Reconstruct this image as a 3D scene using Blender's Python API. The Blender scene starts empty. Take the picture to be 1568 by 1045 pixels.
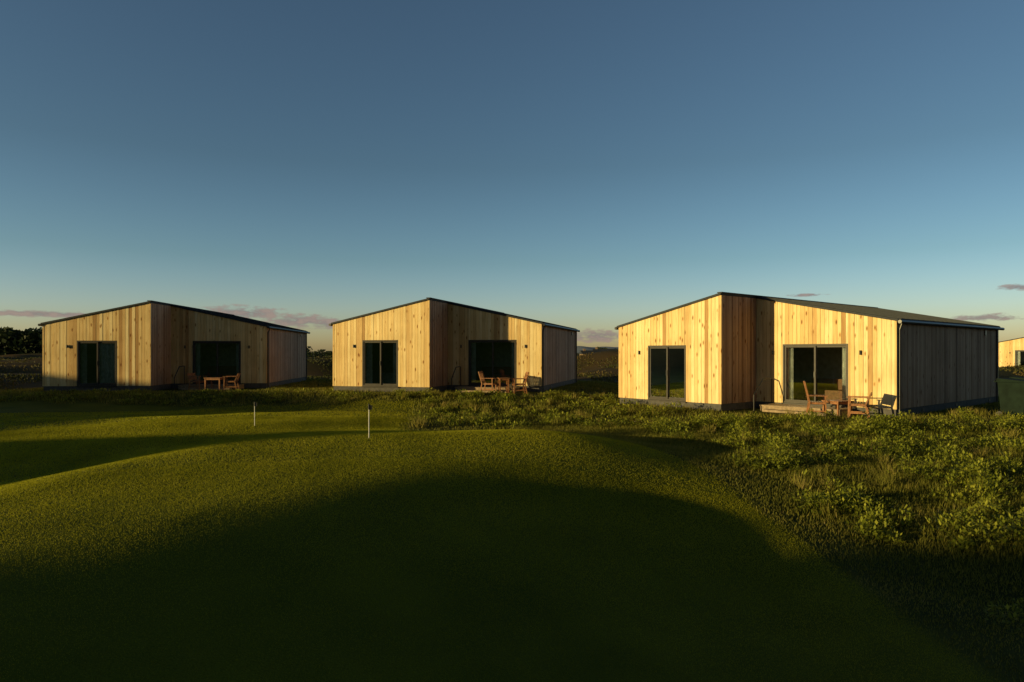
import bpy, math, random
import numpy as np
from mathutils import Vector, Matrix
random.seed(3); rng=np.random.default_rng(5)
S=bpy.context.scene
COL=S.collection
H0=3.1
CAMZ=2.0
ELEV=5.5; TRAV=math.radians(23)
# ---------------------------------------------------------------- materials
def newmat(name):
    m=bpy.data.materials.new(name); m.use_nodes=True
    nt=m.node_tree; nt.nodes.clear()
    out=nt.nodes.new('ShaderNodeOutputMaterial')
    return m,nt,out
def N(nt,t,**k):
    n=nt.nodes.new(t)
    for a,b in k.items(): setattr(n,a,b)
    return n
def L(nt,a,b): nt.links.new(a,b)
def ramp(nt,fac,stops):
    r=N(nt,'ShaderNodeValToRGB')
    cr=r.color_ramp
    while len(cr.elements)<len(stops): cr.elements.new(0.5)
    for e,(p,c) in zip(cr.elements,stops):
        e.position=p; e.color=(*c,1)
    L(nt,fac,r.inputs[0]); return r.outputs[0]
def mix(nt,fac,a,b,mode='MIX'):
    m=N(nt,'ShaderNodeMix',data_type='RGBA',blend_type=mode)
    for s,v in ((0,fac),(6,a),(7,b)):
        if hasattr(v,'links') or hasattr(v,'is_linked'): L(nt,v,m.inputs[s])
        elif s==0: m.inputs[0].default_value=v
        else: m.inputs[s].default_value=(*v,1)
    return m.outputs[2]
def simple(name,col,rough=0.6,metal=0,noise=0.25,scale=6,bump=0.0,spec=0.5):
    m,nt,out=newmat(name)
    b=N(nt,'ShaderNodeBsdfPrincipled'); b.inputs['Roughness'].default_value=rough; b.inputs['Metallic'].default_value=metal
    b.inputs['Specular IOR Level'].default_value=spec
    tc=N(nt,'ShaderNodeTexCoord'); nz=N(nt,'ShaderNodeTexNoise'); nz.inputs['Scale'].default_value=scale; nz.inputs['Detail'].default_value=6
    L(nt,tc.outputs['Object'],nz.inputs['Vector'])
    c=ramp(nt,nz.outputs[0],[(0.3,tuple(v*(1-noise) for v in col)),(0.7,tuple(min(1,v*(1+noise)) for v in col))])
    L(nt,c,b.inputs['Base Color'])
    if bump:
        bp=N(nt,'ShaderNodeBump'); bp.inputs['Strength'].default_value=bump; bp.inputs['Distance'].default_value=0.01
        L(nt,nz.outputs[0],bp.inputs['Height']); L(nt,bp.outputs[0],b.inputs['Normal'])
    L(nt,b.outputs[0],out.inputs[0]); return m
def cladding_mat(name,stops):
    m,nt,out=newmat(name)
    b=N(nt,'ShaderNodeBsdfPrincipled'); b.inputs['Roughness'].default_value=0.7
    b.inputs['Specular IOR Level'].default_value=0.2
    at=N(nt,'ShaderNodeAttribute',attribute_name='tone')
    tc=N(nt,'ShaderNodeTexCoord')
    ml=N(nt,'ShaderNodeMath',operation='MULTIPLY'); ml.inputs[1].default_value=57; L(nt,at.outputs['Fac'],ml.inputs[0])
    cx=N(nt,'ShaderNodeCombineXYZ'); L(nt,ml.outputs[0],cx.inputs[2]); L(nt,ml.outputs[0],cx.inputs[0])
    ad=N(nt,'ShaderNodeVectorMath',operation='ADD'); L(nt,tc.outputs['Object'],ad.inputs[0]); L(nt,cx.outputs[0],ad.inputs[1])
    mp=N(nt,'ShaderNodeMapping'); mp.inputs['Scale'].default_value=(14,14,0.7); L(nt,ad.outputs[0],mp.inputs[0])
    nz=N(nt,'ShaderNodeTexNoise'); nz.inputs['Scale'].default_value=1.6; nz.inputs['Detail'].default_value=7; nz.inputs['Distortion'].default_value=0.6
    L(nt,mp.outputs[0],nz.inputs['Vector'])
    c1=ramp(nt,at.outputs['Fac'],stops)
    g=ramp(nt,nz.outputs[0],[(0.25,(0.68,0.58,0.46)),(0.5,(1,1,1)),(0.8,(1.0,0.94,0.84))])
    c2=mix(nt,1.0,c1,g,'MULTIPLY')
    vo=N(nt,'ShaderNodeTexVoronoi'); mp2=N(nt,'ShaderNodeMapping'); mp2.inputs['Scale'].default_value=(5.2,5.2,1.9); L(nt,ad.outputs[0],mp2.inputs[0])
    L(nt,mp2.outputs[0],vo.inputs['Vector']); vo.inputs['Scale'].default_value=1.0
    kn=ramp(nt,vo.outputs['Distance'],[(0.05,(0.25,0.14,0.07)),(0.14,(0.70,0.56,0.44)),(0.21,(1,1,1))])
    c3=mix(nt,1.0,c2,kn,'MULTIPLY')
    n2=N(nt,'ShaderNodeTexNoise'); n2.inputs['Scale'].default_value=0.9; n2.inputs['Detail'].default_value=4; L(nt,tc.outputs['Object'],n2.inputs['Vector'])
    w=ramp(nt,n2.outputs[0],[(0.35,(0.86,0.84,0.80)),(0.6,(1,1,1))])
    c4=mix(nt,1.0,c3,w,'MULTIPLY')
    L(nt,c4,b.inputs['Base Color'])
    bp=N(nt,'ShaderNodeBump'); bp.inputs['Strength'].default_value=0.35; bp.inputs['Distance'].default_value=0.004
    L(nt,nz.outputs[0],bp.inputs['Height']); L(nt,bp.outputs[0],b.inputs['Normal'])
    L(nt,b.outputs[0],out.inputs[0]); return m
def glass_mat():
    m,nt,out=newmat('window_glass')
    tr=N(nt,'ShaderNodeBsdfTransparent'); tr.inputs[0].default_value=(0.90,0.93,0.93,1)
    gl=N(nt,'ShaderNodeBsdfGlossy'); gl.inputs['Roughness'].default_value=0.02; gl.inputs[0].default_value=(0.9,0.9,0.9,1)
    fr=N(nt,'ShaderNodeFresnel'); fr.inputs[0].default_value=2.1
    mx=N(nt,'ShaderNodeMixShader'); L(nt,fr.outputs[0],mx.inputs[0]); L(nt,tr.outputs[0],mx.inputs[1]); L(nt,gl.outputs[0],mx.inputs[2])
    L(nt,mx.outputs[0],out.inputs[0]); return m
def leaf_mat(name,stops,transl=0.35,rough=0.6):
    m,nt,out=newmat(name)
    at=N(nt,'ShaderNodeAttribute',attribute_name='tone')
    c=ramp(nt,at.outputs['Fac'],stops)
    d=N(nt,'ShaderNodeBsdfPrincipled'); d.inputs['Roughness'].default_value=rough; d.inputs['Specular IOR Level'].default_value=0.15
    L(nt,c,d.inputs['Base Color'])
    t=N(nt,'ShaderNodeBsdfTranslucent'); L(nt,c,t.inputs[0])
    mx=N(nt,'ShaderNodeMixShader'); mx.inputs[0].default_value=transl
    L(nt,d.outputs[0],mx.inputs[1]); L(nt,t.outputs[0],mx.inputs[2]); L(nt,mx.outputs[0],out.inputs[0]); return m
def ground_mat():
    m,nt,out=newmat('grass_ground')
    b=N(nt,'ShaderNodeBsdfPrincipled'); b.inputs['Roughness'].default_value=0.9; b.inputs['Specular IOR Level'].default_value=0.05
    tc=N(nt,'ShaderNodeTexCoord')
    mo=N(nt,'ShaderNodeAttribute',attribute_name='mown'); he=N(nt,'ShaderNodeAttribute',attribute_name='heath')
    n1=N(nt,'ShaderNodeTexNoise'); n1.inputs['Scale'].default_value=0.8; n1.inputs['Detail'].default_value=8; L(nt,tc.outputs['Object'],n1.inputs['Vector'])
    n2=N(nt,'ShaderNodeTexNoise'); n2.inputs['Scale'].default_value=60; n2.inputs['Detail'].default_value=5; L(nt,tc.outputs['Object'],n2.inputs['Vector'])
    n3=N(nt,'ShaderNodeTexNoise'); n3.inputs['Scale'].default_value=0.06; n3.inputs['Detail'].default_value=8; L(nt,tc.outputs['Object'],n3.inputs['Vector'])
    green=ramp(nt,n1.outputs[0],[(0.3,(0.080,0.098,0.009)),(0.7,(0.13,0.145,0.012))])
    rough=ramp(nt,n1.outputs[0],[(0.3,(0.035,0.045,0.010)),(0.7,(0.085,0.09,0.018))])
    heath=ramp(nt,n3.outputs[0],[(0.35,(0.03,0.032,0.012)),(0.5,(0.10,0.065,0.025)),(0.65,(0.22,0.14,0.045))])
    c=mix(nt,mo.outputs['Fac'],rough,green); c=mix(nt,he.outputs['Fac'],c,heath)
    f=ramp(nt,n2.outputs[0],[(0.3,(0.7,0.7,0.7)),(0.7,(1.2,1.2,1.2))])
    c=mix(nt,0.8,c,f,'MULTIPLY')
    L(nt,c,b.inputs['Base Color'])
    bp=N(nt,'ShaderNodeBump'); bp.inputs['Strength'].default_value=0.8; bp.inputs['Distance'].default_value=0.012
    L(nt,n2.outputs[0],bp.inputs['Height']); L(nt,bp.outputs[0],b.inputs['Normal'])
    L(nt,b.outputs[0],out.inputs[0]); return m
M_CLAD=cladding_mat('larch_cladding',[(0,(0.48,0.29,0.12)),(0.22,(0.70,0.48,0.22)),(0.6,(0.84,0.63,0.31)),(1,(0.92,0.75,0.43))])
M_CLAD2=cladding_mat('shaded_red_cladding',[(0,(0.24,0.14,0.09)),(0.3,(0.36,0.22,0.14)),(0.6,(0.46,0.29,0.19)),(1,(0.54,0.37,0.26))])  # redder boards, with the shade of return and side walls put into the tone
M_GLASS=glass_mat(); M_GROUND=ground_mat()
M_PLINTH=simple('plinth_render',(0.09,0.085,0.08),0.9)
M_BACK=simple('membrane',(0.03,0.022,0.015),0.9)
M_FRAME=simple('window_frame_paint',(0.045,0.038,0.032),0.5,spec=.3)
M_ROOF=simple('roof_metal',(0.030,0.035,0.042),0.7,0.0,spec=.3)
M_INT=simple('interior_plaster',(0.50,0.45,0.38),0.9)
M_CURT=simple('curtain_cloth',(0.78,0.78,0.74),0.9)
M_BLACK=simple('black_metal',(0.02,0.02,0.022),0.4)
M_TEAK=simple('garden_teak',(0.30,0.13,0.05),0.6,0,0.35,12,0.2)
M_DECK=simple('deck_timber',(0.28,0.20,0.12),0.7,0,0.3,10)
M_WHITE=simple('white_paint',(0.75,0.75,0.72),0.5,0,0.05)
M_HILL=simple('hill_haze_blue',(0.16,0.20,0.26),1.0,0,0.2,0.01)  # blue-grey haze of distance put into the hill colour
M_STONE=simple('house_render',(0.22,0.15,0.10),0.9)
M_BIN=simple('bin_plastic',(0.010,0.020,0.014),0.85,spec=.15)
# ---------------------------------------------------------------- mesh builder
class MB:
    def __init__(s): s.v=[];s.f=[];s.m=[];s.t=[];s.mats=[]
    def mi(s,mat):
        if mat not in s.mats: s.mats.append(mat)
        return s.mats.index(mat)
    def hexa(s,p,mat,tone=0.5):
        b=len(s.v); s.v+=[tuple(q) for q in p]; i=s.mi(mat)
        for q in ((0,3,2,1),(4,5,6,7),(0,1,5,4),(1,2,6,5),(2,3,7,6),(3,0,4,7)):
            s.f.append(tuple(b+k for k in q)); s.m.append(i); s.t.append(tone)
    def box(s,lo,hi,mat,tone=0.5,M=None):
        x0,y0,z0=lo;x1,y1,z1=hi
        p=[(x0,y0,z0),(x1,y0,z0),(x1,y1,z0),(x0,y1,z0),(x0,y0,z1),(x1,y0,z1),(x1,y1,z1),(x0,y1,z1)]
        if M is not None: p=[tuple(M@Vector(q)) for q in p]
        s.hexa(p,mat,tone)
    def beam(s,a,b,w,h,mat,tone=0.5):
        a=Vector(a);b=Vector(b);d=(b-a);l=d.length;d.normalize()
        up=Vector((0,0,1)) if abs(d.z)<0.95 else Vector((0,1,0))
        sx=d.cross(up).normalized();u=sx.cross(d).normalized()
        p=[]
        for q in (a,b):
            for i,j in ((-1,-1),(1,-1),(1,1),(-1,1)): p.append(q+sx*i*w/2+u*j*h/2)
        s.hexa(p,mat,tone)
    def tube(s,a,b,r,mat,n=10,r2=None):
        a=Vector(a);b=Vector(b);d=(b-a).normalized();r2=r if r2 is None else r2
        up=Vector((0,0,1)) if abs(d.z)<0.95 else Vector((0,1,0))
        sx=d.cross(up).normalized();u=sx.cross(d)
        i0=len(s.v);i=s.mi(mat)
        for q,rr in((a,r),(b,r2)):
            for k in range(n):
                t=2*math.pi*k/n; s.v.append(tuple(q+sx*math.cos(t)*rr+u*math.sin(t)*rr))
        for k in range(n):
            k2=(k+1)%n; s.f.append((i0+k,i0+k2,i0+n+k2,i0+n+k)); s.m.append(i);s.t.append(.5)
        s.f.append(tuple(i0+k for k in range(n))[::-1]);s.m.append(i);s.t.append(.5)
        s.f.append(tuple(i0+n+k for k in range(n)));s.m.append(i);s.t.append(.5)
    def obj(s,name,parent=None,M=None):
        me=bpy.data.meshes.new(name); me.from_pydata(s.v,[],s.f)
        for m in s.mats: me.materials.append(m)
        me.polygons.foreach_set('material_index',s.m)
        at=me.attributes.new('tone','FLOAT','FACE'); at.data.foreach_set('value',s.t)
        me.update()
        o=bpy.data.objects.new(name,me); COL.objects.link(o)
        if parent: o.parent=parent
        if M is not None: o.matrix_world=M
        return o
# ---------------------------------------------------------------- terrain
def sm(a,b,x):
    t=np.clip((x-a)/(b-a),0,1); return t*t*(3-2*t)
CABINS=[ # A corner xy, theta deg, base z, w2, L
 ((-0.6861*10.17*H0,10.17*H0),-5,0.22,4.66,9.6),
 ((-0.2612*10.19*H0,10.19*H0),15,0.23,4.58,9.6),
 ((1.4225*H0,9.009*H0),50,-0.06,4.92,10.6),
 ((49.8,70.0),50,-0.1,4.92,10.4),
]
W1=4.72; DREC=2.34
def local(x,y,c):
    (ax,ay),th,bz,w2,Ln=c; t=math.radians(th)
    f=(math.cos(t),-math.sin(t)); b=(math.sin(t),math.cos(t))
    return (x-ax)*f[0]+(y-ay)*f[1],(x-ax)*b[0]+(y-ay)*b[1]
def noise2(x,y,s,seed=0):
    r=np.random.default_rng(seed); z=0
    for k in range(7):
        an=r.uniform(0,6.28); ph=r.uniform(0,6.28); fr=r.uniform(.6,1.6)/s
        z=z+np.sin((np.cos(an)*x+np.sin(an)*y)*fr*6.28+ph)
    return z/7
def platR(x,y):
    dx=np.abs((x+1.9)/5.6); dy=np.maximum(y-5,0)/12.2
    return (dx**3+dy**3)**(1/3)
def hgt(x,y):
    x=np.asarray(x,float);y=np.asarray(y,float)
    R=np.hypot(x,y)
    base=-0.30+0.13*noise2(x,y,12,1)+0.05*noise2(x,y,4,2)
    far=sm(38,80,R); base=base*(1-far)+far*(0.0+(2.0*noise2(x,y,60,4)+1.3*noise2(x,y,20,14))*(1-sm(300,800,R)))
    g2=np.exp(-(((x+12)/8)**2+((y-20)/6)**2)); base=base+0.26*g2
    P=1-sm(0.80,1.28,platR(x,y))
    xb=-4.7+0.52*np.clip(y-6,-6,8)
    yy=y+0.25*np.abs(x)
    bowl=0.80*sm(0,6.5,x-xb)*(1-sm(8.0,17,yy))
    top=0.20-0.034*np.clip(x+3.6,0,8)+0.24*sm(10,16,y)*sm(-3.5,2,x)+0.04*noise2(x,y,5,9)-bowl
    z=base*(1-P)+top*P
    z=z-0.62*sm(0.85,1.35,platR(x,y))*sm(1.5,4.5,x)*(1-sm(7,14.5,y))*(1-sm(5.5,10,x))
    for c in CABINS:
        lx,ly=local(x,y,c); W=W1+c[3]; D=DREC+c[4]
        d=np.hypot(np.maximum(np.maximum(-lx,lx-W),0),np.maximum(np.maximum(-ly,ly-D),0))
        w=1-sm(0.9,5.5,d)
        z=z*(1-w)+(c[2]-0.03)*w
    a=math.cos(TRAV)*x+math.sin(TRAV)*y; s=-math.sin(TRAV)*x+math.cos(TRAV)*y
    hs=np.interp(s,[-60,-40,0,4,9.6,12,14,16,17.5,20,25,28,32,38,50,65,95],[0,6,6,5.5,4.0,4.0,4.5,5.7,5.2,4.0,4.0,4.7,4.8,4.6,4.6,4,0])  # unseen dune ridge added behind left, profile shaped for the shadows it casts
    z=z+(hs+0.10*noise2(x,y,5,11)+0.06*noise2(x,y,1.5,12))*np.exp(-((a+45)/8)**2)
    return z
def mown(x,y):
    e=0.25*noise2(x,y,3,21)
    m=1-sm(1.02,1.12,platR(x,y)+0.05*e)
    left=(1-sm(-4.2,-2.2,x+0.08*(y-20)+e))*(1-sm(27.0,28.2,y+e*3+0.03*x))
    return np.clip(np.maximum(m,left),0,1)
def build_ground():
    n=640
    t=np.linspace(-1,1,n); k=8.2
    ax=np.sinh(k*t)/math.sinh(k)*4000
    X,Y=np.meshgrid(ax,ax+9); Z=hgt(X,Y)
    v=np.stack([X,Y,Z],-1).reshape(-1,3)
    i=np.arange(n*n).reshape(n,n)
    f=np.stack([i[:-1,:-1],i[:-1,1:],i[1:,1:],i[1:,:-1]],-1).reshape(-1,4)
    me=bpy.data.meshes.new('grass_ground'); me.vertices.add(len(v)); me.vertices.foreach_set('co',v.ravel())
    me.loops.add(f.size); me.loops.foreach_set('vertex_index',f.ravel().astype(np.int32))
    me.polygons.add(len(f)); me.polygons.foreach_set('loop_start',np.arange(len(f),dtype=np.int32)*4)
    me.update(calc_edges=True)
    me.polygons.foreach_set('use_smooth',np.ones(len(f),bool))
    x=v[:,0];y=v[:,1]
    a=me.attributes.new('mown','FLOAT','POINT'); a.data.foreach_set('value',mown(x,y))
    a=me.attributes.new('heath','FLOAT','POINT'); a.data.foreach_set('value',sm(38,55,np.hypot(x,y)))
    me.materials.append(M_GROUND)
    o=bpy.data.objects.new('grass_ground',me); COL.objects.link(o)
build_ground()
# ---------------------------------------------------------------- blades
def tri_mesh(name,V,tone,mat,nv=3):
    n=len(V)//nv
    me=bpy.data.meshes.new(name); me.vertices.add(len(V)); me.vertices.foreach_set('co',V.ravel())
    me.loops.add(len(V)); me.loops.foreach_set('vertex_index',np.arange(len(V),dtype=np.int32))
    me.polygons.add(n); me.polygons.foreach_set('loop_start',np.arange(n,dtype=np.int32)*nv)
    me.update(calc_edges=True)
    a=me.attributes.new('tone','FLOAT','FACE'); a.data.foreach_set('value',tone.astype(np.float32))
    me.materials.append(mat); o=bpy.data.objects.new(name,me); COL.objects.link(o); return o
def blades(x,y,h,w,lean=0.4):
    n=len(x); z=hgt(x,y)-0.004
    an=rng.uniform(0,2*math.pi,n); la=rng.uniform(0,2*math.pi,n); ll=rng.uniform(0,lean,n)*h
    b=np.stack([x,y,z],-1); dw=np.stack([np.cos(an)*w/2,np.sin(an)*w/2,0*an],-1)
    tip=b+np.stack([np.cos(la)*ll,np.sin(la)*ll,h],-1)
    return np.stack([b-dw,b+dw,tip],1).reshape(-1,3)
GREEN=[(0,(0.19,0.195,0.009)),(0.5,(0.35,0.34,0.016)),(1,(0.47,0.43,0.032))]
M_BLADE=leaf_mat('mown_grass',GREEN,0.45)
M_ROUGH=leaf_mat('rough_grass',[(0,(0.08,0.09,0.014)),(0.5,(0.22,0.215,0.03)),(0.85,(0.34,0.28,0.07)),(1,(0.44,0.34,0.13))],0.35)
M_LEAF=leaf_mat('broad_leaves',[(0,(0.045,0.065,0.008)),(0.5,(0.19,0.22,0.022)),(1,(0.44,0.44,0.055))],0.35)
n=1100000
r=np.sqrt(rng.uniform(4.0**2,23**2,n)); 
kk=rng.uniform(0,1,n)<.2; r[kk]=np.sqrt(rng.uniform(4.0**2,12**2,kk.sum()))
kk=rng.uniform(0,1,n)<.1; r[kk]=np.sqrt(rng.uniform(22.0**2,30**2,kk.sum()))
an=rng.uniform(-0.70,0.70,n); x=r*np.sin(an); y=r*np.cos(an)
k=mown(x,y)>rng.uniform(0.3,0.7,n); x=x[k];y=y[k]
d=np.hypot(x,y)
V=blades(x,y,rng.uniform(0.013,0.022,len(x))*np.clip(d/10,.5,1.6),0.0015+0.00066*d+np.where(d>22,.01,0),0.7)
tone=np.clip(0.5+0.32*noise2(x,y,2.5,31)+0.15*noise2(x,y,.7,32)+rng.normal(0,0.05,len(x)),0,1)
tri_mesh('mown_grass',V,tone,M_BLADE)
def cabin_mask(x,y,m=0.15):
    ok=np.ones(len(x),bool)
    for c in CABINS:
        lx,ly=local(x,y,c); W=W1+c[3]; D=DREC+c[4]
        ok&=~((lx>-m)&(lx<W+m)&(ly>-m)&(ly<D+m)&((lx<W1+m)|(ly>DREC-m)))
        ok&=~((lx>W1)&(lx<W+.3)&(ly>-.3)&(ly<DREC))
    return ok
n=420000
r=np.sqrt(rng.uniform(4.0**2,48**2,n)); an=rng.uniform(-0.72,0.72,n); 
kk=rng.uniform(0,1,n)<0.45; r[kk]=np.sqrt(rng.uniform(4.**2,22**2,kk.sum())); an[kk]=rng.uniform(0.0,0.75,kk.sum())
x=r*np.sin(an); y=r*np.cos(an)
k=(mown(x,y)<rng.uniform(0.3,0.7,n))&cabin_mask(x,y); x=x[k];y=y[k]; d=np.hypot(x,y)
edge=sm(1.0,1.5,platR(x,y))*sm(6.5,11,y)
patch=0.6+0.6*noise2(x,y,3,41)
tx=rng.uniform(-24,18,2400); ty=rng.uniform(10.5,31,2400)
ok=(mown(tx,ty)<.2)&cabin_mask(tx,ty,0.8)&(noise2(tx,ty,3,71)>-.1)&((tx>5.0)|(ty>20.5))&((tx>-5)|(rng.uniform(0,1,2400)<.5)); tx=tx[ok];ty=ty[ok]
nb=46
bx=np.repeat(tx,nb)+rng.normal(0,.07,len(tx)*nb); by=np.repeat(ty,nb)+rng.normal(0,.07,len(tx)*nb); th=np.repeat(rng.uniform(.14,.34,len(tx))*np.where(tx<-5,.6,1),nb)*rng.uniform(.6,1.1,len(bx))
V=blades(x,y,(0.03+0.12*edge*np.clip(patch,0.1,1.2))*rng.uniform(0.5,1.4,len(x)),0.004+0.0009*d,0.6)
V2=blades(bx,by,th,0.006+0.0008*by,0.9)
tone=np.clip(0.42+0.3*noise2(x,y,2.0,42)+rng.normal(0,0.15,len(x)),0,1)
tone2=np.clip(np.repeat(rng.uniform(.3,.8,len(tx)),nb)+rng.normal(0,.12,len(bx)),0,1)
tri_mesh('rough_grass',np.concatenate([V,V2]),np.concatenate([tone,tone2]),M_ROUGH)
# heath grass on the distant links land
n=110000
r=np.exp(rng.uniform(math.log(44),math.log(210),n)); an=rng.uniform(-0.72,0.72,n); x=r*np.sin(an); y=r*np.cos(an)
k=(noise2(x,y,9,81)>-.15)&cabin_mask(x,y,.6); x=x[k];y=y[k];r=r[k]
V=blades(x,y,rng.uniform(.06,.17,len(x))*(0.7+r/200),0.03+0.0018*r,0.7)
tone=np.clip(0.45+0.45*noise2(x,y,14,82)+rng.normal(0,.08,len(x)),0,1)
tri_mesh('heath_grass',V,tone,leaf_mat('heath_grass',[(0,(0.025,0.033,0.008)),(0.45,(0.07,0.075,0.016)),(0.75,(0.14,0.10,0.035)),(1,(0.20,0.13,0.05))],.3))
def leafy(name,cx,cy,rad,ht,nl,ls):
    P=[];T=[]
    for i in range(len(cx)):
        m=int(nl[i]); u=rng.uniform(0,1,m)**0.6; a=rng.uniform(0,2*math.pi,m)
        zz=rng.uniform(0.05,1,m); rr=rad[i]*u*np.sqrt(1-0.75*zz**2)
        x=cx[i]+rr*np.cos(a);y=cy[i]+rr*np.sin(a)
        z=hgt(x,y)+zz*ht[i]*(1-0.3*u)
        c=np.stack([x,y,z],-1)
        A=a+rng.normal(0,0.7,m); pit=rng.normal(0.55,0.55,m)
        d=np.stack([np.cos(A)*np.cos(pit),np.sin(A)*np.cos(pit),np.sin(pit)],-1)
        sd=np.stack([-np.sin(A),np.cos(A),rng.normal(0,0.3,m)],-1)
        l=(ls*rng.uniform(0.5,1.5,m))[:,None]
        q=np.stack([c,c+d*l*0.5+sd*l*0.25,c+d*l,c+d*l*0.5-sd*l*0.25],1)
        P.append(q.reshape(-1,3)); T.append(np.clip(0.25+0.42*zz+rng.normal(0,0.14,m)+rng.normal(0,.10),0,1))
    return tri_mesh(name,np.concatenate(P),np.concatenate(T),M_LEAF,4)
def scatter(n,x0,x1,y0,y1,fn,m=.5):
    x=rng.uniform(x0,x1,n);y=rng.uniform(y0,y1,n);k=fn(x,y)&cabin_mask(x,y,m); return x[k],y[k]
x,y=scatter(1700,3.6,17,8.8,21,lambda x,y:(x>4.6+0.35*noise2(x,y,3,5)-0.12*(y-14)*(y>14))&(noise2(x,y,2.6,51)>-0.08)&(x<0.78*y+.6)&(y>9.2+0.6*noise2(x,y,2,77)),1.7)
n=len(x); big=rng.uniform(0,1,n)**2
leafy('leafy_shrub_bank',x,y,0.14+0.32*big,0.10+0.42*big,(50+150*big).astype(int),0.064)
x=np.array([5.2,5.6,6.0,5.75,6.3]);y=np.array([7.1,7.4,7.3,6.9,7.6])
leafy('leafy_shrub_bank',x,y,np.full(5,.3),np.full(5,.22),np.full(5,120),0.05)
x,y=scatter(3200,-23,6,18.5,31,lambda x,y:(mown(x,y)<.3)&(noise2(x,y,2.2,61)>0.0)&(y>20.5-0.1*x),0.9)
n=len(x); big=rng.uniform(0,1,n)**2; lo=np.where(x<-5,.5,np.where(x<2,.75,1.0))
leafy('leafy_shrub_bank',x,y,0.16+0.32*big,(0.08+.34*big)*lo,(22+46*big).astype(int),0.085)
# ---------------------------------------------------------------- cabins
def wall(mb,p0,dv,nv,length,top,openings,zb=0.22,mat=None,bw=0.145):
    mat=mat or M_CLAD
    dv=Vector((*dv,0));nv=Vector((*nv,0));p0=Vector((*p0,0))
    def P(t,n,z): q=p0+dv*t+nv*n; return (q.x,q.y,z)
    def slab(t0,t1,z0,z1a,z1b,n0,n1,mat,tone):
        a=[P(t0,n0,z0),P(t1,n0,z0),P(t1,n1,z0),P(t0,n1,z0),P(t0,n0,z1a),P(t1,n0,z1b),P(t1,n1,z1b),P(t0,n1,z1a)]
        mb.hexa(a,mat,tone)
    def column(t0,t1,n0,n1,mat,tone,g):
        tm=(t0+t1)/2; segs=[]; z=zb
        for (o0,o1,oz0,oz1) in openings:
            if o0<tm<o1:
                if oz0-z>0.03: segs.append((z,oz0,oz0))
                z=oz1
        segs.append((z,top(t0+g),top(t1-g)))
        for s in segs: slab(t0+g,t1-g,s[0],s[1],s[2],n0,n1,mat,tone)
    cuts=set([0,length])
    t=bw
    while t<length-0.03: cuts.add(round(t,4)); t+=bw*1.0
    for o in openings:
        for e in o[:2]:
            cuts={c for c in cuts if abs(c-e)>0.03 or c in(0,length)}; cuts.add(e)
    cuts=sorted(cuts)
    for a,b in zip(cuts[:-1],cuts[1:]):
        tone=min(1,max(0,random.gauss(0.58,0.30)))
        column(a,b,0.0,0.020+random.uniform(0,0.012),mat,tone,0.005)
    oc=sorted({0,length,*[e for o in openings for e in o[:2]]})
    for a,b in zip(oc[:-1],oc[1:]): column(a,b,-0.16,-0.006,M_BACK,0.5,0.0)
    slab(0,length,-0.5,zb-0.004,zb-0.004,-0.15,0.004,M_PLINTH,0.5)
def sliding(mb,gl,p0,dv,nv,o,curt=None,cm=None):
    dv=Vector((*dv,0));nv=Vector((*nv,0));p0=Vector((*p0,0))
    M=Matrix(((dv.x,nv.x,0,p0.x),(dv.y,nv.y,0,p0.y),(0,0,1,0),(0,0,0,1)))
    a,b,z0,z1=o; w=0.06
    n0,n1=-0.10,0.034
    mb.box((a,n0,z1-w),(b,n1,z1),M_FRAME,.5,M); mb.box((a,n0,z0),(b,n1,z0+w),M_FRAME,.5,M)
    mb.box((a,n0,z0+w),(a+w,n1,z1-w),M_FRAME,.5,M); mb.box((b-w,n0,z0+w),(b,n1,z1-w),M_FRAME,.5,M)
    mb.box((a-0.03,n1+.002,z0-0.05),(b+0.03,n1+0.05,z0-0.005),M_FRAME,.5,M)
    mid=(a+b)/2; s=0.06
    for k,(c,d,q) in enumerate(((a+w,mid+0.04,-0.02),(mid-0.04,b-w,-0.07))):
        y0,y1=q-0.022,q+0.022; e0,e1=z0+w,z1-w
        mb.box((c,y0,e0),(c+s,y1,e1),M_FRAME,.5,M); mb.box((d-s,y0,e0),(d,y1,e1),M_FRAME,.5,M)
        mb.box((c+s,y0,e0),(d-s,y1,e0+s),M_FRAME,.5,M); mb.box((c+s,y0,e1-s),(d-s,y1,e1),M_FRAME,.5,M)
        gl.box((c+s,q-0.006,e0+s),(d-s,q+0.006,e1-s),M_GLASS,.5,M)
    mb.box((mid-0.015,-0.0,z0+0.95),(mid+0.015,0.03,z0+1.15),M_BLACK,.5,M)
    if curt:
        for (c,d) in curt:
            n=26
            for i in range(n):
                t0=c+(d-c)*i/n;t1=c+(d-c)*(i+1)/n
                o0=-0.20+0.03*math.sin(i*1.3);o1=-0.20+0.03*math.sin((i+1)*1.3)
                b0=len(cm.v); 
                for (t,oo,z) in ((t0,o0,z0+.02),(t1,o1,z0+.02),(t1,o1,z1+.05),(t0,o0,z1+.05)):
                    cm.v.append(tuple(M@Vector((t,oo,z))))
                cm.f.append((b0,b0+1,b0+2,b0+3)); cm.m.append(cm.mi(M_CURT)); cm.t.append(.5)
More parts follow.
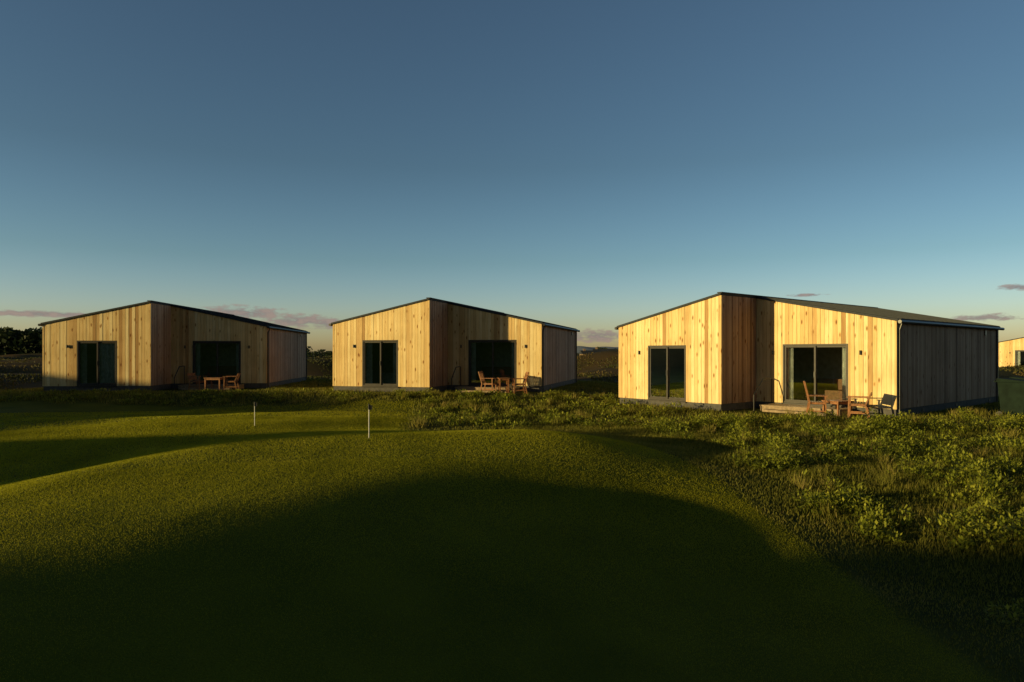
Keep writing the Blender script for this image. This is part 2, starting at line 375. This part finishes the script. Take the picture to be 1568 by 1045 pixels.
def cabin(c,idx):
    (ax,ay),th,bz,w2,Ln=c; W=W1+w2; D=DREC+Ln
    root=bpy.data.objects.new('timber_cabin',None); COL.objects.link(root)
    root.location=(ax,ay,bz); root.rotation_euler=(0,0,-math.radians(th))
    E,A=3.08,4.10
    sl=(A-E)/W1; sr=(A-E)/w2
    o1=(1.47,3.24,0.23,2.33); o2=(1.07,3.42,0.23,2.36)
    mb=MB();fr=MB();gl=MB();cm=MB()
    wall(mb,(0,0),(1,0),(0,-1),W1,lambda t:E+sl*t,[o1])
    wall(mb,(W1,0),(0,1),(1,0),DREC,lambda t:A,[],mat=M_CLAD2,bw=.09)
    wall(mb,(W1,DREC),(1,0),(0,-1),w2,lambda t:A-sr*t,[o2])
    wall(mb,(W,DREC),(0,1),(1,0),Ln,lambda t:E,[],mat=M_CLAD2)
    wall(mb,(W,D),(-1,0),(0,1),W,lambda t:(E+sr*t if t<w2 else A-sl*(t-w2)),[])
    wall(mb,(0,D),(0,-1),(-1,0),D,lambda t:E,[])
    for (x,y,z) in ((0,0,E),(W1,0,A),(W,DREC,E),(W,D,E),(0,D,E)):
        mb.box((x-0.034,y-0.034,0.22),(x+0.034,y+0.034,z-0.01),M_CLAD,0.35)
    mb.obj('walls',root)
    sliding(fr,gl,(0,0),(1,0),(0,-1),o1,[(o1[0]+0.05,o1[0]+0.35),(o1[1]-0.95,o1[1]-0.15)] if idx==0 else [(o1[0]+.05,o1[0]+.4),(o1[1]-.35,o1[1]-.05)],cm)
    sliding(fr,gl,(W1,DREC),(1,0),(0,-1),o2,[(o2[0]+0.02,o2[0]+0.3),(o2[1]-.3,o2[1]-0.02)],cm)
    fr.obj('window_frames',root); gl.obj('window_glass',root); cm.obj('curtains',root)
    it=MB()
    it.box((0.17,0.17,0.10),(W1-0.17,D-0.17,0.21),M_DECK); it.box((W1-0.165,DREC+.17,0.10),(W-0.17,D-0.17,0.205),M_DECK)
    it.box((0.17,5.0,0.22),(W-0.17,5.1,3.0),M_INT)
    it.box((0.17,0.17,2.72),(W1-.17,4.98,2.8),M_INT); it.box((W1-.16,DREC+.17,2.715),(W-.17,4.98,2.795),M_INT)
    it.box((W1-.12,DREC+.2,0.22),(W1-.02,4.97,2.7),M_INT)
    it.box((1.2,2.4,0.22),(3.4,4.4,0.75),M_CURT); it.box((W1+1.0,4.0,.22),(W1+3.2,4.8,.65),M_TEAK); it.box((W1+1.0,4.65,.66),(W1+3.2,4.85,1.05),M_TEAK)
    it.obj('interior',root)
    rf=MB()
    th_=0.075; oh=0.09; g=0.006
    def slope(x0,z0,x1,z1,y0,y1,t=th_,off=g):
        rf.hexa([(x0,y0,z0+off),(x1,y0,z1+off),(x1,y1,z1+off),(x0,y1,z0+off),(x0,y0,z0+off+t),(x1,y0,z1+off+t),(x1,y1,z1+off+t),(x0,y1,z0+off+t)],M_ROOF)
    slope(-oh,E-sl*oh,W1+0.045,A+0.01,-oh,D+oh)
    slope(W1+0.047,A-sr*0.047,W+oh,E-sr*oh,DREC-oh,D+oh)
    y=0.3
    while y<D:
        slope(-oh,E-sl*oh,W1-.02,A-.004,y,y+0.025,0.03,g+th_)
        if y>DREC: slope(W1+.06,A-sr*.06,W+oh,E-sr*oh,y,y+0.025,0.03,g+th_)
        y+=0.45
    rf.box((W1-0.10,-oh-.002,A+th_+0.004),(W1+0.10,D+oh,A+th_+0.035),M_ROOF)
    rf.obj('roof',root)
    gt=MB()
    gt.tube((W+oh+0.06,DREC-oh,E-0.03),(W+oh+0.06,D+oh+.12,E-0.03),0.06,M_BLACK)
    gt.tube((-oh-0.06,-oh,E-0.03),(-oh-0.06,D+oh,E-0.03),0.06,M_BLACK)
    gt.tube((W+oh+0.06,DREC+0.12,E-.05),(W+0.07,DREC+0.12,E-.3),0.034,M_BLACK)
    gt.tube((W+0.07,DREC+0.12,E-.28),(W+0.07,DREC+0.12,0.0),0.034,M_BLACK)
    gt.tube((W+0.07,D-0.3,E-.05),(W+0.07,D-.3,0.0),0.034,M_BLACK)
    gt.obj('gutters',root)
    wl=MB()
    for (x,y) in ((o1[0]-0.42,0),(W1+o2[0]-0.36,DREC),(W1+o2[1]+0.42,DREC)):
        wl.box((x-.022,y-.05,2.0),(x+.022,y-.03,2.12),M_BLACK); wl.tube((x,y-.078,1.98),(x,y-.078,2.13),0.03,M_BLACK,12)
    wl.box((W+.03,D-1.8,2.75),(W+.06,D-1.6,2.95),M_BLACK)
    for yy in(DREC+2.2,DREC+5.5,D-1.2): wl.box((W+.006,yy,0.05),(W+.02,yy+.22,0.14),M_BLACK)
    wl.obj('wall_lights',root)
    st=MB()
    x0=W1+0.75;x1=W1+3.6
    for k in range(10):
        st.box((x0,DREC-1.05+k*0.1,0.14),(x1,DREC-1.05+k*0.1+0.092,0.18),M_DECK)
    st.box((x0+.01,DREC-1.03,-.3),(x1-.01,DREC-0.07,0.137),M_DECK)
    st.box((x0+.3,DREC-1.40,-.3),(x1-.3,DREC-1.07,0.05),M_DECK)
    for xx in (x0-0.05,):
        st.tube((xx,DREC-0.12,-.2),(xx,DREC-0.12,1.1),0.02,M_BLACK); st.tube((xx,DREC-1.35,-.2),(xx,DREC-1.35,.55),0.02,M_BLACK)
        st.tube((xx,DREC-.12,1.1),(xx,DREC-.75,1.08),0.022,M_BLACK); st.tube((xx,DREC-.75,1.08),(xx,DREC-1.35,.55),0.022,M_BLACK)
    st.obj('steps',root)
for i,c in enumerate(CABINS): cabin(c,i)
# ---------------------------------------------------------------- furniture
def chair(x,y,rot,hb=0.95):
    mb=MB(); m=M_TEAK
    for i in range(6): mb.box((-.25,-.25+i*.085,.42),(.25,-.25+i*.085+.07,.44),m)
    for s in(-1,1):
        mb.beam((s*.27,-.27,0),(s*.27,-.25,.64),.045,.045,m)
        mb.beam((s*.27,.30,0),(s*.27,.22,.42),.045,.045,m); mb.beam((s*.27,.22,.42),(s*.27,.38,hb),.045,.04,m)
        mb.box((s*.27-.035,-.32,.642),(s*.27+.035,.29,.667),m)
        mb.beam((s*.245,-.25,.40),(s*.245,.24,.40),.025,.05,m)
        mb.beam((s*.27,-.26,.15),(s*.27,.28,.15),.02,.04,m)
    mb.beam((-.25,-.26,.38),(.25,-.26,.38),.03,.06,m)
    mb.beam((-.25,.375,hb-.04),(.25,.375,hb-.04),.03,.09,m); mb.beam((-.25,.25,.5),(.25,.25,.5),.03,.06,m)
    for i in range(7):
        xx=-.21+i*.07; mb.beam((xx,.25,.52),(xx,.37,hb-.08),.05,.015,m)
    z=float(hgt(x,y)); 
    return mb.obj('garden_chair',None,Matrix.Translation((x,y,z))@Matrix.Rotation(rot,4,'Z'))
def table(x,y,rot,h=0.72,w=.8):
    mb=MB(); m=M_TEAK; k=w/2
    for i in range(8):
        a=-k+i*w/8; mb.box((-k,a,h-.025),(k,a+w/8-.012,h),m)
    for s in(-1,1):
        for t in(-1,1): mb.beam((s*(k-.06),t*(k-.06),0),(s*(k-.06),t*(k-.06),h-.027),.05,.05,m)
        mb.beam((s*(k-.06),-k+.09,h-.07),(s*(k-.06),k-.09,h-.07),.025,.07,m); mb.beam((-k+.09,s*(k-.06),h-.07),(k-.09,s*(k-.06),h-.07),.025,.07,m)
    z=float(hgt(x,y)); return mb.obj('garden_table',None,Matrix.Translation((x,y,z))@Matrix.Rotation(rot,4,'Z'))
def at(px,Z): return (px-784)/1045*Z
chair(at(1250,22.8),22.8,math.radians(70),1.12); table(at(1282,22.6),22.6,0.4,.5,.7); chair(at(1314,22.0),22.0,math.radians(-120),.80)
chair(at(748,30.4),30.4,math.radians(75),.95); table(at(771,30.2),30.2,.2,.68,.5); chair(at(795,30.3),30.3,math.radians(-80),.95)
chair(at(303,33.2),33.2,math.radians(80),.8); table(at(330,33),33,0,.6,.8); chair(at(354,33),33,math.radians(-80),.8)
def pin(px,Z,h):
    x=at(px,Z); z=float(hgt(x,Z)); mb=MB()
    mb.tube((0,0,-.05),(0,0,h),0.009,M_WHITE,10)
    mb.tube((0,0,h),(0,0,h+.10),0.018,M_BLACK,12); mb.tube((0,0,h+.10),(0,0,h+.115),0.020,M_BLACK,12)
    mb.box((0.017,-.004,h+.0),(0.07,.004,h+.09),M_BLACK)
    mb.tube((0,0,-.02),(0,0,.001),0.054,M_BLACK,20)
    mb.obj('golf_flagstick',None,Matrix.Translation((x,Z,z)))
pin(565,14.3,.60); pin(390,18.7,.54)
def bin_(x,y,rot):
    mb=MB(); m=M_BIN
    p=[(-.24,-.27,.06),(.24,-.27,.06),(.24,.25,.06),(-.24,.25,.06),(-.29,-.36,.98),(.29,-.36,.98),(.29,.32,.98),(-.29,.32,.98)]
    mb.hexa(p,m)
    mb.hexa([(-.31,-.40,.985),(.31,-.40,.985),(.31,.36,.985),(-.31,.36,.985),(-.28,-.34,1.03),(.28,-.34,1.03),(.27,.34,1.09),(-.27,.34,1.09)],m)
    mb.tube((-.27,.40,1.0),(.27,.40,1.0),.02,m); 
    for s in(-1,1): mb.tube((s*.25,.27,.10),(s*.30,.27,.10),.10,M_BLACK,18)
    mb.obj('wheelie_bin',None,Matrix.Translation((x,y,float(hgt(x,y))))@Matrix.Rotation(rot,4,'Z')@Matrix.Scale(1.2,4))
bin_(at(1556,22),22.0,.5); bin_(at(1574,23.2),23.2,.5)
# ---------------------------------------------------------------- background
def house(x,y,w,d,h,rh,rot):
    root=bpy.data.objects.new('farmhouse',None); COL.objects.link(root)
    root.location=(x,y,float(hgt(x,y))-.1); root.rotation_euler=(0,0,rot)
    mb=MB(); mb.box((-w/2,-d/2,0),(w/2,d/2,h),M_STONE)
    for k in range(4):
        xx=-w/2+w*(k+.5)/4; mb.box((xx-.3,-d/2-.03,h*.35),(xx+.3,-d/2+.01,h*.8),M_FRAME)
    mb.obj('walls',root)
    r=MB(); 
    r.hexa([(-w/2-.2,-d/2-.2,h+.01),(w/2+.2,-d/2-.2,h+.01),(w/2+.2,d/2+.2,h+.01),(-w/2-.2,d/2+.2,h+.01),(-w/2-.2,-.05,h+rh),(w/2+.2,-.05,h+rh),(w/2+.2,.05,h+rh),(-w/2-.2,.05,h+rh)],M_ROOF)
    r.box((-w/2+.5,-.3,h+rh*.6),(-w/2+1.1,.3,h+rh+.4),M_STONE); r.obj('roof',root)
house(at(905,170),170,5,4,1.6,.9,.1); house(at(926,180),180,6,4,1.5,.9,-.1)
M_TREE=leaf_mat('pine_foliage',[(0,(0.012,0.022,0.010)),(0.5,(0.028,0.045,0.018)),(1,(0.06,0.075,0.03))],0.15)
P=[];T=[]
def treeband(px0,px1,Z,hpx,n,lp=200):
    for i in range(n):
        px=rng.uniform(px0,px1); Zi=Z*rng.uniform(.93,1.08); hh=(hpx*Zi/1045+2)*(0.80+0.20*math.sin(px*.11+i%3)+rng.uniform(-.1,.1)); hh=max(hh,2)
        cx=at(px,Zi); rad=hh*rng.uniform(.35,.6)
        m=lp; u=rng.uniform(0,1,m)**.5; a=rng.uniform(0,6.28,m); zz=rng.uniform(.0,1,m)
        rr=rad*u*np.sqrt(np.clip(1-(1.6*(zz-.45))**2,0.05,1))
        c=np.stack([cx+rr*np.cos(a),Zi+rr*np.sin(a),-.3+zz*hh],-1)
        l=hh*.09
        d1=rng.normal(0,1,(m,3));d1/=np.linalg.norm(d1,axis=1)[:,None];d2=rng.normal(0,1,(m,3));d2/=np.linalg.norm(d2,axis=1)[:,None]
        P.append(np.stack([c-d1*l,c+d2*l,c+d1*l,c-d2*l],1).reshape(-1,3)); T.append(np.clip(.5+.3*(zz-.5)+rng.normal(0,.15,m),0,1))
treeband(-260,90,230,36,160)
treeband(380,540,260,9,50,120)
treeband(912,960,300,9,18,120)
treeband(1490,1800,300,16,70,120)
treeband(90,1500,420,2,160,60)
tri_mesh('distant_trees',np.concatenate(P),np.concatenate(T),M_TREE,4)
def hill(x0,x1,Z,h,seed):
    n=160; mb=MB(); i=mb.mi(M_HILL); rows=[]
    for r_,(zz,yy) in enumerate(((0,0),(.45,120),(.8,260),(1,420),(.0,1500))):
        row=[]
        for k in range(n):
            t=k/(n-1); x=x0+(x1-x0)*t; e=math.sin(math.pi*t)**.8
            hh=h*e*(.65+.25*math.sin(t*9+seed)+.12*math.sin(t*23+seed*2)+.05*math.sin(t*61))
            mb.v.append((x,Z+yy,-3+zz*hh)); row.append(len(mb.v)-1)
        rows.append(row)
    for a,b in zip(rows[:-1],rows[1:]):
        for k in range(n-1): mb.f.append((a[k],a[k+1],b[k+1],b[k])); mb.m.append(i); mb.t.append(.5)
    o=mb.obj('distant_hill'); 
    for p in o.data.polygons: p.use_smooth=True
hill(-300,720,2200,42,1)
# ---------------------------------------------------------------- light
trav=Vector((math.cos(TRAV)*math.cos(math.radians(ELEV)),math.sin(TRAV)*math.cos(math.radians(ELEV)),-math.sin(math.radians(ELEV))))
sd=bpy.data.lights.new('sun','SUN'); sd.energy=5.0; sd.angle=math.radians(0.6); sd.color=(1,0.765,0.31)
so=bpy.data.objects.new('sun',sd); COL.objects.link(so); so.rotation_euler=trav.to_track_quat('-Z','Y').to_euler(); so.location=(-30,-20,20)
w=bpy.data.worlds.new("World"); S.world=w; w.use_nodes=True; nt=w.node_tree; nt.nodes.clear()
try:
    w.cycles.sampling_method='MANUAL'; w.cycles.sample_map_resolution=256
except Exception as e: print(e)
out=N(nt,'ShaderNodeOutputWorld'); bg=N(nt,'ShaderNodeBackground'); bg.inputs[1].default_value=0.10
sk=N(nt,'ShaderNodeTexSky',sky_type='NISHITA'); sk.sun_disc=False; sk.sun_elevation=math.radians(ELEV)
sk.sun_rotation=math.atan2(-trav.x,-trav.y)%(2*math.pi); sk.air_density=1.0; sk.dust_density=0.6; sk.ozone_density=2.0
tc=N(nt,'ShaderNodeTexCoord'); nrm=N(nt,'ShaderNodeVectorMath',operation='NORMALIZE'); L(nt,tc.outputs['Generated'],nrm.inputs[0])
sep=N(nt,'ShaderNodeSeparateXYZ'); L(nt,nrm.outputs[0],sep.inputs[0])
def math_(op,a,b=None,clamp=False):
    m=N(nt,'ShaderNodeMath',operation=op); m.use_clamp=clamp
    for i,v in enumerate((a,b)):
        if v is None: continue
        if isinstance(v,(int,float)): m.inputs[i].default_value=v
        else: L(nt,v,m.inputs[i])
    return m.outputs[0]
K=4.0
gain=ramp(nt,sep.outputs[2],[(0.0,(1.8/K,1.9/K,2.5/K)),(0.06,(1.65/K,1.83/K,2.4/K)),(0.13,(1.20/K,1.43/K,1.66/K)),(0.26,(.97/K,1.11/K,1.20/K)),(0.46,(1/K,1.08/K,1.16/K)),(0.75,(.58/K,.48/K,.42/K))])  # unseen zenith dimmed to lower the ambient light on the grass
c=mix(nt,1.0,sk.outputs[0],gain,'MULTIPLY')
back=math_('ADD',math_('MULTIPLY',sep.outputs[1],-1.6),0.0,True)
back_dim=math_('SUBTRACT',K,math_('MULTIPLY',back,K*0.55))  # sky behind the camera dimmed to cut ambient light on shaded walls
sc=N(nt,'ShaderNodeVectorMath',operation='SCALE'); L(nt,back_dim,sc.inputs['Scale']); L(nt,c,sc.inputs[0])
az=math_('ARCTAN2',sep.outputs[0],sep.outputs[1]); el=math_('ARCSINE',sep.outputs[2])
tot=None
for (px,py,wx,wy) in ((70,481,120,5),(370,480,70,11),(455,492,60,11),(510,496,45,9),(915,515,60,10),(1505,487,60,6.5),(1560,440,34,5),(1235,452,30,2.5)):
    u=(px-784)/1045; v=(540-py)/1045
    a0=math.atan(u); e0=math.atan(v/math.sqrt(1+u*u)); wa=wx/1045*math.cos(a0)**2; we=wy/1045*math.cos(a0)
    da=math_('DIVIDE',math_('SUBTRACT',az,a0),wa); de=math_('DIVIDE',math_('SUBTRACT',el,e0),we)
    q=math_('ADD',math_('MULTIPLY',da,da),math_('MULTIPLY',de,de)); g=math_('EXPONENT',math_('MULTIPLY',q,-1.0))
    tot=g if tot is None else math_('MAXIMUM',tot,g)
cv=N(nt,'ShaderNodeCombineXYZ'); L(nt,math_('MULTIPLY',az,30),cv.inputs[0]); L(nt,math_('MULTIPLY',el,85),cv.inputs[1])
cn=N(nt,'ShaderNodeTexNoise'); cn.inputs['Scale'].default_value=1.7; cn.inputs['Detail'].default_value=7; cn.inputs['Roughness'].default_value=.6; L(nt,cv.outputs[0],cn.inputs['Vector'])
dens=math_('ADD',tot,math_('MULTIPLY',math_('SUBTRACT',cn.outputs[0],0.5),3.0))
dens=math_('MULTIPLY',dens,math_('MULTIPLY',tot,3.0,True))
mask=math_('MULTIPLY',math_('SUBTRACT',dens,0.25),1.7,True)
ccol=ramp(nt,cn.outputs[0],[(0.38,(1.9/4,1.7/4,1.8/4)),(0.62,(3.3/4,2.4/4,2.1/4))])
cs=N(nt,'ShaderNodeVectorMath',operation='SCALE'); cs.inputs['Scale'].default_value=4.0; L(nt,ccol,cs.inputs[0])
fin=mix(nt,math_('MULTIPLY',mask,0.85),sc.outputs[0],cs.outputs[0])
L(nt,fin,bg.inputs[0]); L(nt,bg.outputs[0],out.inputs[0])
# ---------------------------------------------------------------- camera
cd=bpy.data.cameras.new('camera'); cd.lens=24; cd.sensor_width=36; cd.shift_y=17.5/1568; cd.clip_end=12000; cd.clip_start=.05
co=bpy.data.objects.new('camera',cd); COL.objects.link(co); co.location=(0,0,CAMZ); co.rotation_euler=(math.pi/2,0,0)
S.camera=co
S.view_settings.view_transform='Standard'; S.view_settings.look='None'; S.view_settings.exposure=0; S.view_settings.gamma=1
print('ground at cam',hgt(0,0))
